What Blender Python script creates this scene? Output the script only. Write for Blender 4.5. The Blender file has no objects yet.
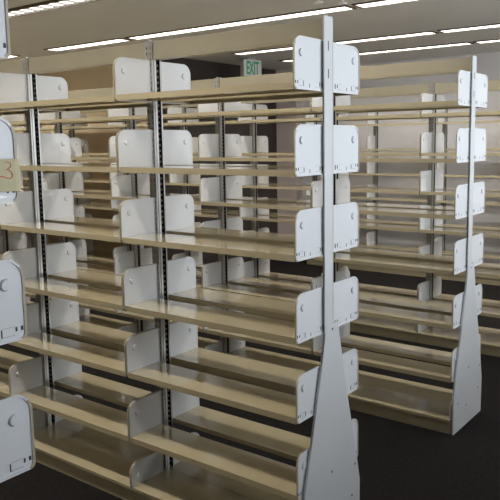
import bpy, bmesh, math, random
from mathutils import Vector, Matrix
random.seed(7)
scene = bpy.context.scene
C = scene.collection

# ------------------------------------------------------------------ measures (metres)
W = 0.922            # bay width
D = 1.547            # pitch of the ranges
STEP = 0.3048        # shelf spacing
Z0 = 0.0014
B = 0.231            # shelf reach from the middle of a range
TOP = 2.094
CEIL = 2.65
def zk(level): return Z0 + (7 - level) * STEP      # level 1 is the top shelf

# ------------------------------------------------------------------ materials
def mat(name, color, rough=0.5, metal=0.0, noise=0.0, nscale=30.0, bump=0.0, bscale=200.0, coat=0.0, spec=0.5):
    m = bpy.data.materials.new(name); m.use_nodes = True
    nt = m.node_tree; b = nt.nodes['Principled BSDF']
    b.inputs['Base Color'].default_value = (*color, 1)
    b.inputs['Roughness'].default_value = rough
    b.inputs['Metallic'].default_value = metal
    b.inputs['Specular IOR Level'].default_value = spec
    if coat: b.inputs['Coat Weight'].default_value = coat; b.inputs['Coat Roughness'].default_value = 0.07
    tc = nt.nodes.new('ShaderNodeTexCoord')
    if noise:
        n = nt.nodes.new('ShaderNodeTexNoise'); n.inputs['Scale'].default_value = nscale; n.inputs['Detail'].default_value = 4
        r = nt.nodes.new('ShaderNodeValToRGB')
        r.color_ramp.elements[0].color = (*[c * (1 - noise) for c in color], 1)
        r.color_ramp.elements[1].color = (*[min(1, c * (1 + noise)) for c in color], 1)
        r.color_ramp.elements[0].position = 0.3; r.color_ramp.elements[1].position = 0.7
        nt.links.new(tc.outputs['Object'], n.inputs['Vector']); nt.links.new(n.outputs['Fac'], r.inputs['Fac'])
        nt.links.new(r.outputs['Color'], b.inputs['Base Color'])
    if bump:
        n2 = nt.nodes.new('ShaderNodeTexNoise'); n2.inputs['Scale'].default_value = bscale
        bp = nt.nodes.new('ShaderNodeBump'); bp.inputs['Strength'].default_value = bump; bp.inputs['Distance'].default_value = 0.004
        nt.links.new(tc.outputs['Object'], n2.inputs['Vector']); nt.links.new(n2.outputs['Fac'], bp.inputs['Height'])
        nt.links.new(bp.outputs['Normal'], b.inputs['Normal'])
    return m
def emit(name, color, strength):
    m = bpy.data.materials.new(name); m.use_nodes = True
    nt = m.node_tree; b = nt.nodes['Principled BSDF']
    b.inputs['Base Color'].default_value = (*color, 1)
    b.inputs['Emission Color'].default_value = (*color, 1)
    b.inputs['Emission Strength'].default_value = strength
    return m

M_WHITE = mat('white_enamel', (0.74, 0.75, 0.76), 0.38, noise=0.02, nscale=6)
M_PANEL = mat('pale_grey_enamel', (0.66, 0.67, 0.67), 0.40, noise=0.02, nscale=5)
M_BEIGE = mat('beige_enamel', (0.48, 0.41, 0.26), 0.20, noise=0.03, nscale=5, coat=1.0)
M_TIE = mat('beige_tie_enamel', (0.37, 0.335, 0.245), 0.42, noise=0.03, nscale=5)
M_EDGE = mat('tan_edge', (0.42, 0.37, 0.26), 0.45)
M_STEEL = mat('grey_steel', (0.50, 0.49, 0.46), 0.30, 0.55, noise=0.03, nscale=12)
M_SHADE = mat('upright_shade', (0.012, 0.012, 0.018), 0.8)  # near-black colour standing in for the shade inside the uprights
M_SLOT = mat('dark_slot', (0.05, 0.05, 0.055), 0.7)
M_SCREW = mat('screw_metal', (0.22, 0.22, 0.22), 0.35, 0.8)
M_CARPET = mat('dark_carpet', (0.014, 0.0125, 0.012), 0.95, noise=0.35, nscale=60, bump=0.6, bscale=500, spec=0.1)
M_CEIL = mat('ceiling_plaster', (0.62, 0.615, 0.615), 0.9, noise=0.02, nscale=3)
M_MAUVE = mat('mauve_grey_paint', (0.72, 0.71, 0.725), 0.85, noise=0.02, nscale=3)
M_PILASTER = mat('pinkish_paint', (0.68, 0.59, 0.56), 0.8, noise=0.02, nscale=3)
M_BROWN = mat('brown_paint', (0.74, 0.61, 0.43), 0.85, noise=0.03, nscale=3)
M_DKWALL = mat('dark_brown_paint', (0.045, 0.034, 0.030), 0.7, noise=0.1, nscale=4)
M_BASEB = mat('dark_baseboard', (0.05, 0.045, 0.04), 0.6)
M_BRONZE = mat('light_trim', (0.12, 0.085, 0.06), 0.5)
M_LOUVER = mat('louver_white', (0.72, 0.70, 0.66), 0.35)
M_LOUVER2 = mat('louver_grey', (0.07, 0.066, 0.06), 0.5)
M_LAMP = emit('lamp_glow', (1.0, 0.94, 0.88), 2.2)
M_EXITW = mat('exit_white', (0.72, 0.74, 0.74), 0.4)
M_EXITSIDE = mat('exit_side', (0.45, 0.43, 0.42), 0.5)
M_EXITG = mat('exit_green', (0.05, 0.42, 0.21), 0.4)
M_PAPER = mat('old_paper', (0.60, 0.54, 0.34), 0.8, noise=0.06, nscale=40)
M_RED = mat('red_ink', (0.62, 0.10, 0.05), 0.7)
M_CHROME = mat('sprinkler_metal', (0.85, 0.85, 0.84), 0.3)
M_FRAME = mat('window_frame_metal', (0.5, 0.5, 0.5), 0.4, 0.3)

# ------------------------------------------------------------------ mesh helpers
class MB:
    def __init__(s): s.bm = bmesh.new()
    def box(s, x0, x1, y0, y1, z0, z1, mi=0, bevel=0):
        vs = [s.bm.verts.new((x, y, z)) for x in (x0, x1) for y in (y0, y1) for z in (z0, z1)]
        fs = []
        for q in ((0, 1, 3, 2), (4, 6, 7, 5), (0, 4, 5, 1), (2, 3, 7, 6), (0, 2, 6, 4), (1, 5, 7, 3)):
            f = s.bm.faces.new([vs[i] for i in q]); f.material_index = mi; fs.append(f)
        if bevel:
            es = list({e for f in fs for e in f.edges})
            r = bmesh.ops.bevel(s.bm, geom=es, offset=bevel, segments=2, affect='EDGES', profile=0.5)
            for f in r['faces']: f.material_index = mi
        return s
    def prism_x(s, pts, x0, x1, mi=0, mside=None):
        """polygon of (y, z) extruded along x"""
        a = [s.bm.verts.new((x0, y, z)) for y, z in pts]; b = [s.bm.verts.new((x1, y, z)) for y, z in pts]
        f = s.bm.faces.new(a); f.material_index = mi
        f = s.bm.faces.new(b[::-1]); f.material_index = mi
        n = len(pts)
        for i in range(n):
            f = s.bm.faces.new((a[i], a[(i + 1) % n], b[(i + 1) % n], b[i])[::-1]); f.material_index = mi if mside is None else mside
        return s
    def ring_x(s, outer, inner, x0, x1, mi=0):
        n = len(outer)
        L = [[s.bm.verts.new((x, y, z)) for y, z in P] for x in (x0, x1) for P in (outer, inner)]
        for i in range(n):
            j = (i + 1) % n
            for k, q in enumerate(((L[0][i], L[0][j], L[1][j], L[1][i]), (L[2][i], L[3][i], L[3][j], L[2][j]),
                      (L[0][i], L[2][i], L[2][j], L[0][j]), (L[1][i], L[1][j], L[3][j], L[3][i]))):
                f = s.bm.faces.new(q); f.material_index = mi if k == 2 or (k == 1 and outer[i][0] < -B + 0.012) else 0
        return s
    def disc_x(s, y, z, r, x0, x1, r1=None, mi=0, n=20, smooth=False):
        r1 = r if r1 is None else r1
        a = [s.bm.verts.new((x0, y + r * math.cos(2 * math.pi * i / n), z + r * math.sin(2 * math.pi * i / n))) for i in range(n)]
        b = [s.bm.verts.new((x1, y + r1 * math.cos(2 * math.pi * i / n), z + r1 * math.sin(2 * math.pi * i / n))) for i in range(n)]
        for f in (s.bm.faces.new(a), s.bm.faces.new(b[::-1])): f.material_index = mi
        for i in range(n):
            f = s.bm.faces.new((a[i], b[i], b[(i + 1) % n], a[(i + 1) % n])); f.material_index = mi; f.smooth = smooth
        return s
    def lathe(s, prof, cx, cy, n=20, mi=0):
        rings = [[s.bm.verts.new((cx + r * math.cos(2 * math.pi * i / n), cy + r * math.sin(2 * math.pi * i / n), z)) for i in range(n)] for r, z in prof]
        for k in range(len(rings) - 1):
            for i in range(n):
                f = s.bm.faces.new((rings[k][i], rings[k][(i + 1) % n], rings[k + 1][(i + 1) % n], rings[k + 1][i])); f.smooth = True; f.material_index = mi
        for r in (rings[0], rings[-1][::-1]):
            f = s.bm.faces.new(r); f.material_index = mi
        return s
    def mesh(s, name, *mats):
        bmesh.ops.recalc_face_normals(s.bm, faces=s.bm.faces)
        me = bpy.data.meshes.new(name); s.bm.to_mesh(me); s.bm.free()
        for m in mats: me.materials.append(m)
        return me
def obj(name, me, parent=None, loc=(0, 0, 0), rotz=0.0):
    o = bpy.data.objects.new(name, me); C.objects.link(o)
    o.parent = parent; o.location = loc; o.rotation_euler = (0, 0, rotz)
    return o
def tag(o, label, cat, group=None):
    o['label'] = label; o['category'] = cat
    if group: o['group'] = group
    return o
def struct(name, me, loc=(0, 0, 0)):
    o = obj(name, me, None, loc); o['kind'] = 'structure'; return o
def arc(cy, cz, r, a0, a1, n=8):
    return [(cy + r * math.cos(math.radians(a0 + (a1 - a0) * i / n)), cz + r * math.sin(math.radians(a0 + (a1 - a0) * i / n))) for i in range(n + 1)]

# ------------------------------------------------------------------ shelving meshes (near face: the front looks to -y)
def bracket_outline(d, h, off=0.0, zb=0.0):
    """side plate of a shelf: (y, z), rounded front corners, back straight against the upright"""
    y0, y1 = -B + off, -d - off
    rt, rb = 0.046 - off, 0.014 - off * 0.6
    z0, z1 = zb + off, h - off
    p = [(y1, z0), (y1, z1)]
    p += arc(y0 + rt, z1 - rt, rt, 90, 180, 10)
    p += arc(y0 + rb, z0 + rb, rb, 180, 270, 5)
    return p
def bracket_mesh(side, h=0.184, zb=0.0):
    """side = +1: the outer face looks to +x; the rim is turned outward"""
    m = MB(); d = 0.0265
    x_in, x_out, x_rim = (0.0, 0.0022, 0.0048)
    m.prism_x(bracket_outline(d, h, 0.0015, zb), x_in * side, x_out * side, 0)
    m.ring_x(bracket_outline(d, h, 0.0, zb), bracket_outline(d, h, 0.006, zb), -0.001 * side, x_rim * side, 1)
    by, bz = -B + 0.047, min(0.128, h - 0.055)                      # pressed button, seen on both faces
    m.disc_x(by, bz, 0.0140, x_out * side, (x_out + 0.006) * side, 0.0105, 0, smooth=True)
    m.disc_x(by, bz, 0.0130, x_in * side, (x_in - 0.004) * side, 0.0085, 0, smooth=True)
    xs0, xs1 = sorted((x_out * side, (x_out + 0.0006) * side))
    if zb == 0:
        for y, z, w, hh in ((-B + 0.012, 0.026, 0.006, 0.010), (-B + 0.026, 0.026, 0.0045, 0.010), (-B + 0.062, 0.022, 0.003, 0.018),
                            (-B + 0.100, 0.016, 0.003, 0.013), (-0.062, 0.024, 0.005, 0.013), (-0.046, 0.023, 0.006, 0.018)):
            m.box(xs0, xs1, y - w / 2, y + w / 2, z - hh / 2, z + hh / 2, 2)
        for y0, y1 in ((-B + 0.030, -B + 0.060), (-0.092, -0.064)):      # pressed tab outlines
            m.box(xs0, xs1, y0, y1, 0.0125, 0.0142, 3); m.box(xs0, xs1, y0, y1, 0.032, 0.0332, 3)
    return m.mesh('bracket', M_WHITE, M_EDGE, M_SLOT, M_STEEL)
BR_L = bracket_mesh(-1); BR_R = bracket_mesh(+1)
BB_L = bracket_mesh(-1, 0.200, 0.088); BB_R = bracket_mesh(+1, 0.200, 0.088)

SW = W - 0.012                                                      # shelf length between its brackets
def shelf_mesh():
    m = MB(); x = SW / 2 - 0.001
    m.box(-x, x, -B + 0.002, -0.040, 0.0215, 0.024, 0)              # top sheet
    m.box(-x, x, -B + 0.002, -B + 0.006, 0.0, 0.0215, 0)            # front lip
    m.box(-x, x, -B + 0.006, -B + 0.020, 0.0, 0.0025, 0)            # returned hem
    m.box(-x, x, -0.044, -0.040, 0.004, 0.0215, 0)                  # back flange
    m.box(-x, -x + 0.0025, -B + 0.006, -0.044, 0.002, 0.0215, 0)
    m.box(x - 0.0025, x, -B + 0.006, -0.044, 0.002, 0.0215, 0)
    return m.mesh('shelf', M_BEIGE)
SHELF = shelf_mesh()
def base_mesh():
    m = MB(); x = W / 2 - 0.0015
    m.box(-x, x, -B, -0.0005, 0.086, 0.090, 0)
    m.box(-x, x, -B, -B + 0.003, 0.076, 0.086, 0)
    m.box(-x, x, -0.004, -0.0005, 0.04, 0.086, 0)
    return m.mesh('base_shelf', M_BEIGE)
BASE = base_mesh()
KICK = MB().box(-W / 2 + 0.0015, W / 2 - 0.0015, -B + 0.015, -B + 0.019, 0.0, 0.086, 0).mesh('kick_plate', M_BEIGE)

def upright_mesh(hx=0.022):
    m = MB(); hy = 0.027; t = 0.0018
    pitch, sh = 0.0254, 0.013
    def web(y0, y1):
        if hx < 0.01: cols = [(-hx, -0.0025), (-0.0025, 0.0025), (0.0025, hx)]
        else: cols = [(-hx, -0.0135), (-0.0135, -0.0085), (-0.0085, 0.0085), (0.0085, 0.0135), (0.0135, hx)]
        for k in range(0, len(cols), 2): m.box(cols[k][0], cols[k][1], y0, y1, 0, TOP, 0)
        n = int((TOP - 0.03) / pitch)
        for k in range(1, len(cols), 2):
            zprev = 0.0
            for i in range(n):
                zs = 0.03 + i * pitch
                m.box(cols[k][0], cols[k][1], y0, y1, zprev, zs, 0); zprev = zs + sh
            m.box(cols[k][0], cols[k][1], y0, y1, zprev, TOP, 0)
    web(-hy, -hy + t); web(hy - t, hy)
    for sx in (-1, 1):                                              # side flanges: corner ridge, groove, flat, open gap, far edge
        for off, ya, yb_ in ((0.0, -hy + t, -0.0215), (0.003, -0.0215, -0.0160), (0.0, -0.0160, -0.0035), (0.0, 0.0195, hy - t)):
            xa, xb = sorted((sx * (hx - off), sx * (hx - off - t)))
            m.box(xa, xb, ya, yb_, 0, TOP, 0)
    m.box(-hx + t, hx - t, -0.0055, -0.0035, 0, TOP, 0)
    m.box(-hx + 0.005, hx - 0.005, -0.0190, -0.0180, 0.0, TOP - 0.002, 1)   # dark plate painted as the shade inside the tube
    m.box(-hx + t, hx - 0.001, hy - 0.0038, hy - 0.0030, 0, TOP - 0.002, 1) # dark strip painted as shade in the gap; pale dots as light through slots
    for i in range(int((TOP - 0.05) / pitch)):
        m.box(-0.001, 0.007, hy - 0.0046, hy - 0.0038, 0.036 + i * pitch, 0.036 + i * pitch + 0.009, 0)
    m.box(-hx, hx, -hy, hy, TOP, TOP + 0.004, 0)                    # top cap
    m.box(-0.006, 0.006, -0.022, -0.012, TOP + 0.004, TOP + 0.012, 0)
    m.box(-0.006, 0.006, 0.012, 0.022, TOP + 0.004, TOP + 0.012, 0)
    return m.mesh('upright', M_STEEL, M_SHADE, M_WHITE)
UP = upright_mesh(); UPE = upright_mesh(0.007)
def tie_mesh(ext=0.0):
    m = MB(); x = W / 2 - 0.023; xe = x + ext
    m.box(-x, xe, -0.020, 0.020, 2.024, 2.096, 0, 0.003)
    m.box(-x, xe, -0.024, 0.024, 2.018, 2.024, 0)
    return m.mesh('top_tie', M_TIE)
TIE = tie_mesh(); TIE_END = tie_mesh(0.0165)
def plate_mesh():
    return MB().box(-0.001, 0.004, -0.052, 0.005, 0.90, TOP + 0.006, 0, 0.001).mesh('end_post_cover', M_PANEL)
PLATE = plate_mesh()
SLOTS = MB()
for z in (1.895, 1.995): SLOTS.box(0.004, 0.0046, -0.027, -0.022, z - 0.017, z + 0.017, 0)
SLOTS = SLOTS.mesh('cover_slot', M_SLOT)
def panel_mesh():
    m = MB()
    half = [(0.219, 0.0), (0.222, 0.215), (0.196, 0.33), (0.126, 0.59), (0.076, 0.79), (0.053, 0.90), (0.042, 0.945)]
    pts = [(-y, z) for y, z in half] + [(y, z) for y, z in half[::-1]]
    m.prism_x(pts, -0.004, 0.006, 0)
    me = m.mesh('end_panel', M_PANEL)
    return me
PANEL = panel_mesh()
SCREW = MB().disc_x(0, 0, 0.0055, 0.0, 0.002, 0.004, 0, 10).mesh('screw', M_SCREW)

def shelf_unit(root, cx, level, face, first_end, last_end):
    """one cantilever shelf with its two side brackets"""
    s = obj('shelf', SHELF, root, (cx + (0.003 if first_end else 0), 0, zk(level)), 0.0 if face < 0 else math.pi)
    obj('bracket', BR_L, s, (-SW / 2, 0, 0)); obj('bracket', BR_R, s, (SW / 2, 0, 0))
    return s
def base_unit(root, cx, face):
    s = obj('base_shelf', BASE, root, (cx, 0, 0), 0.0 if face < 0 else math.pi)
    obj('kick_plate', KICK, s)
    obj('bracket', BB_L, s, (-SW / 2, 0, 0)); obj('bracket', BB_R, s, (SW / 2, 0, 0))
def make_range(y, bays, label, k0=0, faces=(-1, 1), end=True, tie=True, x_end=0.0):
    root = bpy.data.objects.new('library_shelving_range', None); C.objects.link(root)
    root.location = (x_end, y, 0)
    tag(root, label, 'bookshelf', 'ranges of steel library shelving')
    for k in range(k0, bays + 1):
        x = -k * W
        if end and k == 0: x = 0.001
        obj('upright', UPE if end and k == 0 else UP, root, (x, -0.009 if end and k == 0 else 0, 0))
    for k in range(k0, bays):
        cx = -(k + 0.5) * W
        if tie: obj('top_tie', TIE_END if end and k == 0 else TIE, root, (cx, 0, 0))
        for f in faces:
            for lv in range(1, 7): shelf_unit(root, cx, lv, f, end and k == 0, False)
            base_unit(root, cx, f)
    if end:
        pl = obj('end_post_cover', PLATE, root, (0.009, 0, 0)); obj('cover_slot', SLOTS, pl)
        pn = obj('end_panel', PANEL, root, (0.0085, 0, 0))
        for sy, sz in ((-0.005, 0.34), (0.155, 0.17), (0.18, 0.30), (0.0, 0.925), (-0.165, 0.17), (-0.03, 0.12)):
            obj('screw', SCREW, pn, (0.006, sy, sz))
    return root

make_range(-D - 0.036, 2, 'nearest steel shelving range, only its white side brackets showing at the left edge', x_end=0.043)
make_range(0.0, 6, 'large double-faced beige shelving range crossing the foreground with tapered white end panel')
make_range(D, 7, 'second shelving range, directly behind the large one, with its tapered end panel at right', x_end=-0.018)
make_range(2 * D, 8, 'third shelving range back, its bare post showing just left of the right end panel')
make_range(5.67, 4, 'farthest single-faced shelving range standing against the mauve grey back wall', k0=0, faces=(-1,), end=False, tie=False, x_end=-0.03)

# ------------------------------------------------------------------ the setting
XL, XR, YF, YB = -9.0, 3.3, -5.2, 5.90
CX, CY = -4.42, 3.47                                                 # corner of the brown core
struct('floor', MB().box(XL - 0.2, XR + 0.2, YF - 0.2, YB + 0.2, -0.1, 0.0).mesh('floor', M_CARPET))
struct('ceiling', MB().box(XL - 0.2, XR + 0.2, YF - 0.2, YB + 0.2, CEIL, CEIL + 0.1).mesh('ceiling', M_CEIL))
struct('wall_back', MB().box(CX, XR + 0.1, YB, YB + 0.15, 0, CEIL).mesh('wall_back', M_MAUVE))
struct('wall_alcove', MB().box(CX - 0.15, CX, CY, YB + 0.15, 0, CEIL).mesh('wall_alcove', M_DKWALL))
struct('wall_core', MB().box(XL, CX - 0.15, CY, CY + 0.15, 0, CEIL).mesh('wall_core', M_BROWN))
struct('wall_left', MB().box(XL - 0.15, XL, YF, CY + 0.15, 0, CEIL).mesh('wall_left', M_BROWN))
struct('wall_front', MB().box(XL, XR, YF - 0.15, YF, 0, CEIL).mesh('wall_front', M_MAUVE))
struct('trim_1', MB().box(CX, CX + 0.34, YB - 0.14, YB, 0, CEIL, 0).mesh('trim_1', M_PILASTER))
struct('baseboard_back', MB().box(CX + 0.34, XR, YB - 0.012, YB, 0, 0.09).mesh('baseboard_back', M_BASEB))
SILL, HEAD = 0.90, 2.62
WY0, WY1 = -0.5, 3.6                                            # window span along the right wall
wr = MB()
wr.box(XR, XR + 0.15, YF - 0.15, YB + 0.15, 0, SILL); wr.box(XR, XR + 0.15, YF - 0.15, YB + 0.15, HEAD, CEIL)
wr.box(XR, XR + 0.15, YF - 0.15, WY0, SILL, HEAD); wr.box(XR, XR + 0.15, WY1, YB + 0.15, SILL, HEAD)
struct('wall_right', wr.mesh('wall_right', M_MAUVE))
struct('light_blocker', MB().box(1.85, 1.97, YF, YB, 0, 1.22).mesh('light_blocker', M_MAUVE))  # unseen low wall, added to block the window light near the floor
wf = MB()
n = 4; y0, y1 = WY0, WY1
for i in range(n + 1):
    y = y0 + (y1 - y0) * i / n
    wf.box(XR + 0.03, XR + 0.09, y - 0.025, y + 0.025, SILL, HEAD)
wf.box(XR + 0.03, XR + 0.09, y0, y1, SILL, SILL + 0.05); wf.box(XR + 0.03, XR + 0.09, y0, y1, HEAD - 0.05, HEAD)
struct('window_1', wf.mesh('window_1', M_FRAME))

# ------------------------------------------------------------------ ceiling lights
FL = 2.44; FW = 0.14; LIGHT_W = 26.0
def light_meshes(L, h=0.010, gap=0.12, ml=M_LOUVER):
    x = L / 2 - 0.012
    fr = MB()
    fr.box(-x, x, -FW / 2 - 0.010, -FW / 2, -h, 0, 0); fr.box(-x, x, FW / 2, FW / 2 + 0.010, -h, 0, 0)
    fr.box(-x, -x + 0.02, -FW / 2, FW / 2, -h, 0, 0); fr.box(x - 0.02, x, -FW / 2, FW / 2, -h, 0, 0)
    lm = MB().box(-x + 0.02, x - 0.02, -FW / 2, FW / 2, -0.006, -0.001, 0)
    lv = MB(); k = int(L / gap)                                      # ladder of cross blades between two thin rails, one piece
    xs = [-x + 0.022]
    for i in range(1, k):
        xx = -L / 2 + L * i / k
        if abs(xx) < x - 0.04: xs += [xx - 0.0025, xx + 0.0025]
    xs.append(x - 0.022)
    ys = [-FW / 2 + 0.001, -FW / 2 + 0.004, FW / 2 - 0.004, FW / 2 - 0.001]
    g = [[lv.bm.verts.new((px, py, -0.0075)) for py in ys] for px in xs]
    fs = []
    for i in range(len(xs) - 1):
        for j in range(3):
            if j != 1 or i % 2 == 1: fs.append(lv.bm.faces.new((g[i][j], g[i + 1][j], g[i + 1][j + 1], g[i][j + 1])))
    ret = bmesh.ops.extrude_face_region(lv.bm, geom=fs)
    bmesh.ops.translate(lv.bm, verts=[v for v in ret['geom'] if isinstance(v, bmesh.types.BMVert)], vec=(0, 0, -(h - 0.0075)))
    return fr.mesh('light_frame', M_BRONZE), lm.mesh('lamp', M_LAMP), lv.mesh('louver', ml)
LM8 = light_meshes(FL); LM4 = light_meshes(1.22); LMN = light_meshes(FL, 0.020, 0.115, M_LOUVER2)
def ceiling_light(x, y, label, ms=LM8, group='fluorescent strip lights in rows on the ceiling', power=1.0):
    root = bpy.data.objects.new('fluorescent_light', None); C.objects.link(root)
    root.location = (x, y, CEIL)
    tag(root, label, 'ceiling light', group)
    obj('light_frame', ms[0], root); obj('lamp', ms[1], root); obj('louver', ms[2], root)
    L = 1.22 if ms is LM4 else FL
    ld = bpy.data.lights.new('light_beam', 'AREA'); ld.shape = 'RECTANGLE'; ld.size = L - 0.08; ld.size_y = FW - 0.02
    ld.energy = LIGHT_W * power * L / FL; ld.color = (1.0, 0.945, 0.87); ld.spread = math.radians(138)
    lo = bpy.data.objects.new('light_beam', ld); C.objects.link(lo); lo.parent = root; lo.location = (0, 0, -0.0068)
    return root
J = -1.285                                                           # a joint between two fittings
def fx(i): return J - FL / 2 - i * (FL + 0.02)                       # i = 0: the fitting left of that joint
OUT = 'louvered fluorescent strip light on the ceiling outside the picture, like the visible ones'
ROW0, ROW1, ROW2, ROW3 = 0.95, 2.43, 4.00, 4.93
ceiling_light(fx(0), ROW0, 'nearest fluorescent strip light, top left corner of the photo, with diagonal louver stripes', LMN, power=0.65)
ceiling_light(-4.375, ROW1, 'short fluorescent strip light above the left bay, left of the joint', LM4, power=0.8)
ceiling_light(-5.60 - FL / 2, ROW1, 'sliver of a fluorescent strip light left of the leftmost visible shelf post', power=1.4)
ceiling_light(fx(0), ROW1, 'long fluorescent strip light running above the middle bay up to the large end post', power=0.5)
ceiling_light(fx(-1), ROW1, 'fluorescent strip light at the top edge, right of the large end post', power=0.5)
ceiling_light(fx(0), ROW2, 'fluorescent strip light above the green exit sign', power=0.6)
ceiling_light(fx(-1), ROW2, 'fluorescent strip light at the right edge, upper of the two there', power=0.6)
ceiling_light(fx(0), ROW3, 'farthest fluorescent strip light, short looking, just above the second end post tie', power=0.6)
ceiling_light(fx(-1), ROW3, 'fluorescent strip light at the right edge, lower of the two there', power=0.6)
for y in (-3.8, -2.25, -0.80):
    for x, ms in ((fx(1), LM8), (fx(0), LM8), (J + 0.63, LM4)): ceiling_light(x, y, OUT, ms, 'strip lights outside the picture', (0.9 if ms is LM4 else 0.76) if y > -1 else 0.3)
ceiling_light(fx(1), ROW0, OUT, LM8, 'strip lights outside the picture')
ceiling_light(J + 0.63, ROW0, OUT, LM4, 'strip lights outside the picture', 0.65)

# ------------------------------------------------------------------ exit sign
ex = bpy.data.objects.new('exit_sign', None); C.objects.link(ex); ex.location = (-3.82, 4.455, CEIL); ex.rotation_euler = (0, 0, math.radians(-12))
tag(ex, 'white exit sign with green letters hanging from the ceiling before the dark wall', 'sign')
obj('housing', MB().box(-0.060, 0.0, -0.140, 0.140, -0.215, -0.018, 0, 0.004).mesh('housing', M_EXITSIDE), ex)
obj('face_plate', MB().box(0.0005, 0.006, -0.137, 0.137, -0.212, -0.021, 0, 0.002).mesh('face_plate', M_EXITW), ex)
obj('canopy', MB().box(-0.055, -0.005, -0.07, 0.07, -0.018, 0.0, 0).mesh('canopy', M_EXITSIDE), ex)
tc = bpy.data.curves.new('exit_letters', 'FONT'); tc.body = 'EXIT'; tc.align_x = 'CENTER'; tc.align_y = 'CENTER'; tc.size = 0.2; tc.extrude = 0.002; tc.offset = 0.004
to = bpy.data.objects.new('exit_letters_text', tc); C.objects.link(to)
bpy.context.view_layer.update()
me = bpy.data.meshes.new_from_object(to.evaluated_get(bpy.context.evaluated_depsgraph_get()))
bpy.data.objects.remove(to)
xs = [v.co.x for v in me.vertices]; ys = [v.co.y for v in me.vertices]
cx_, cy_ = (max(xs) + min(xs)) / 2, (max(ys) + min(ys)) / 2
sx_, sy_ = 0.195 / (max(xs) - min(xs)), 0.155 / (max(ys) - min(ys))
for v in me.vertices:
    x, y, z = v.co; v.co = (0.0075 + z, (x - cx_) * sx_, -0.117 + (y - cy_) * sy_)
me.materials.clear(); me.materials.append(M_EXITG)
lt = obj('lettering', me, ex); lt['label'] = 'green EXIT letters'

# ------------------------------------------------------------------ paper label on the nearest bracket
pl = MB()
yb = -D + B
prof = [(0.0112, yb - 0.090), (0.0114, yb - 0.030), (0.0108, yb - 0.013), (0.0090, yb - 0.004), (0.0066, yb + 0.0004), (0.0030, yb + 0.0016), (-0.001, yb + 0.0018)]
t = 0.0008
def offs(i):
    a = prof[max(0, i - 1)]; b = prof[min(len(prof) - 1, i + 1)]
    dx, dy = b[0] - a[0], b[1] - a[1]; l = math.hypot(dx, dy); return dy / l * t, -dx / l * t
z0_, z1_ = zk(2) + 0.025, zk(2) + 0.094
P = []
for i, (x, y) in enumerate(prof):
    ox, oy = offs(i)
    P.append([pl.bm.verts.new(c) for c in ((x, y, z0_), (x, y, z1_), (x + ox, y + oy, z1_), (x + ox, y + oy, z0_))])
for i in range(len(P) - 1):
    for k in range(4):
        pl.bm.faces.new((P[i][k], P[i][(k + 1) % 4], P[i + 1][(k + 1) % 4], P[i + 1][k]))
pl.bm.faces.new(P[0]); pl.bm.faces.new(P[-1][::-1])
lab = obj('paper_label', pl.mesh('paper_label', M_PAPER), None, (0.043, -0.036, 0))
tag(lab, 'yellowed paper label with red handwriting folded over the nearest bracket at the left edge', 'label')
stroke = [(-0.030, 0.028), (-0.022, 0.029), (-0.014, 0.025), (-0.013, 0.018), (-0.020, 0.012), (-0.026, 0.010), (-0.017, 0.007), (-0.011, 0.000),
          (-0.010, -0.008), (-0.016, -0.013), (-0.027, -0.011), (-0.040, -0.006), (-0.052, -0.009)]
stroke = [(a * 0.8 - 0.013, b * 0.85) for a, b in stroke]
sm = MB(); zc = (z0_ + z1_) / 2 + 0.004
def q(i): return Vector(stroke[i])
pv = None
for i in range(len(stroke)):
    d = (q(min(i + 1, len(stroke) - 1)) - q(max(i - 1, 0))).normalized(); nrm = Vector((-d.y, d.x)) * 0.0008
    row = [sm.bm.verts.new((xx, yb + c.x, zc + c.y)) for xx in (0.0122, 0.0130) for c in (q(i) + nrm, q(i) - nrm)]
    if pv:
        for a, b in ((0, 1), (1, 3), (3, 2), (2, 0)): sm.bm.faces.new((pv[a], pv[b], row[b], row[a]))
    pv = row
sk = obj('handwriting', sm.mesh('handwriting', M_RED), lab); sk['label'] = 'red handwritten figure'

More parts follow.
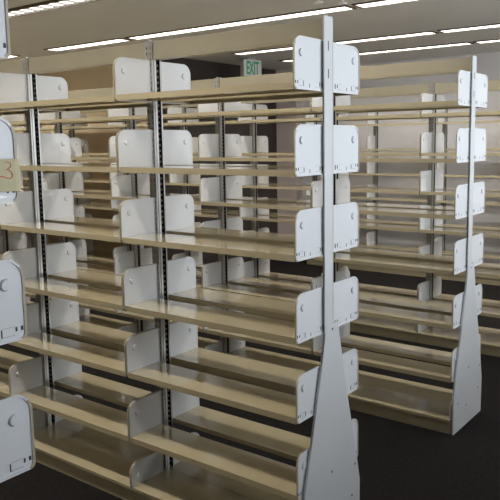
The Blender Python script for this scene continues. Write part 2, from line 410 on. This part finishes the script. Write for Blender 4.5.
# ------------------------------------------------------------------ sprinklers at the top edge
def sprinkler(x, y, label):
    m = MB().lathe([(0.038, CEIL), (0.036, CEIL - 0.010), (0.016, CEIL - 0.014), (0.012, CEIL - 0.030)], x, y)
    o = obj('ceiling_sprinkler', m.mesh('ceiling_sprinkler', M_CHROME)); tag(o, label, 'sprinkler', 'fire sprinklers on the ceiling')
    h = MB().lathe([(0.006, CEIL - 0.030), (0.008, CEIL - 0.045), (0.032, CEIL - 0.047), (0.029, CEIL - 0.053)], x, y)
    obj('deflector', h.mesh('deflector', M_CHROME), o)
sprinkler(-1.27, 1.93, 'small metal ceiling sprinkler at the top edge, left one above the end post')
sprinkler(-1.16, 2.07, 'small metal ceiling sprinkler at the top edge, right one beside the light joint')

# ------------------------------------------------------------------ daylight from the windows behind the camera
w = bpy.data.worlds.new('World'); scene.world = w; w.use_nodes = True
bg = w.node_tree.nodes['Background']; bg.inputs['Color'].default_value = (0.86, 0.93, 1.0, 1); bg.inputs['Strength'].default_value = 7.0
ld = bpy.data.lights.new('window_portal', 'AREA'); ld.shape = 'RECTANGLE'; ld.size = HEAD - SILL; ld.size_y = y1 - y0
ld.cycles.is_portal = True
lo = bpy.data.objects.new('window_portal', ld); C.objects.link(lo)
lo.location = (XR + 0.16, (y0 + y1) / 2, (SILL + HEAD) / 2); lo.rotation_euler = (0, math.radians(90), 0)

# ------------------------------------------------------------------ camera
yaw, pitch, roll = math.radians(126.26697), math.radians(-7.51497), math.radians(-0.71099)
f_px, ppx, ppy = 687.632, 273.933, 232.766
fw = Vector((math.cos(pitch) * math.cos(yaw), math.cos(pitch) * math.sin(yaw), math.sin(pitch)))
r = Vector((math.sin(yaw), -math.cos(yaw), 0)); u = r.cross(fw)
r2 = math.cos(roll) * r + math.sin(roll) * u; u2 = -math.sin(roll) * r + math.cos(roll) * u
cd = bpy.data.cameras.new('camera'); cam = bpy.data.objects.new('camera', cd); C.objects.link(cam)
M = Matrix((r2, u2, -fw)).transposed().to_4x4(); M.translation = (1.374, -2.230, 1.648)
cam.matrix_world = M
cd.sensor_width = 36; cd.lens = f_px / 500 * 36; cd.shift_x = (250 - ppx) / 500; cd.shift_y = (ppy - 250) / 500
cd.clip_start = 0.02
scene.camera = cam

scene.view_settings.view_transform = 'Standard'; scene.view_settings.look = 'None'
scene.view_settings.exposure = 0.08; scene.view_settings.gamma = 1.0; scene.view_settings.use_curve_mapping = False
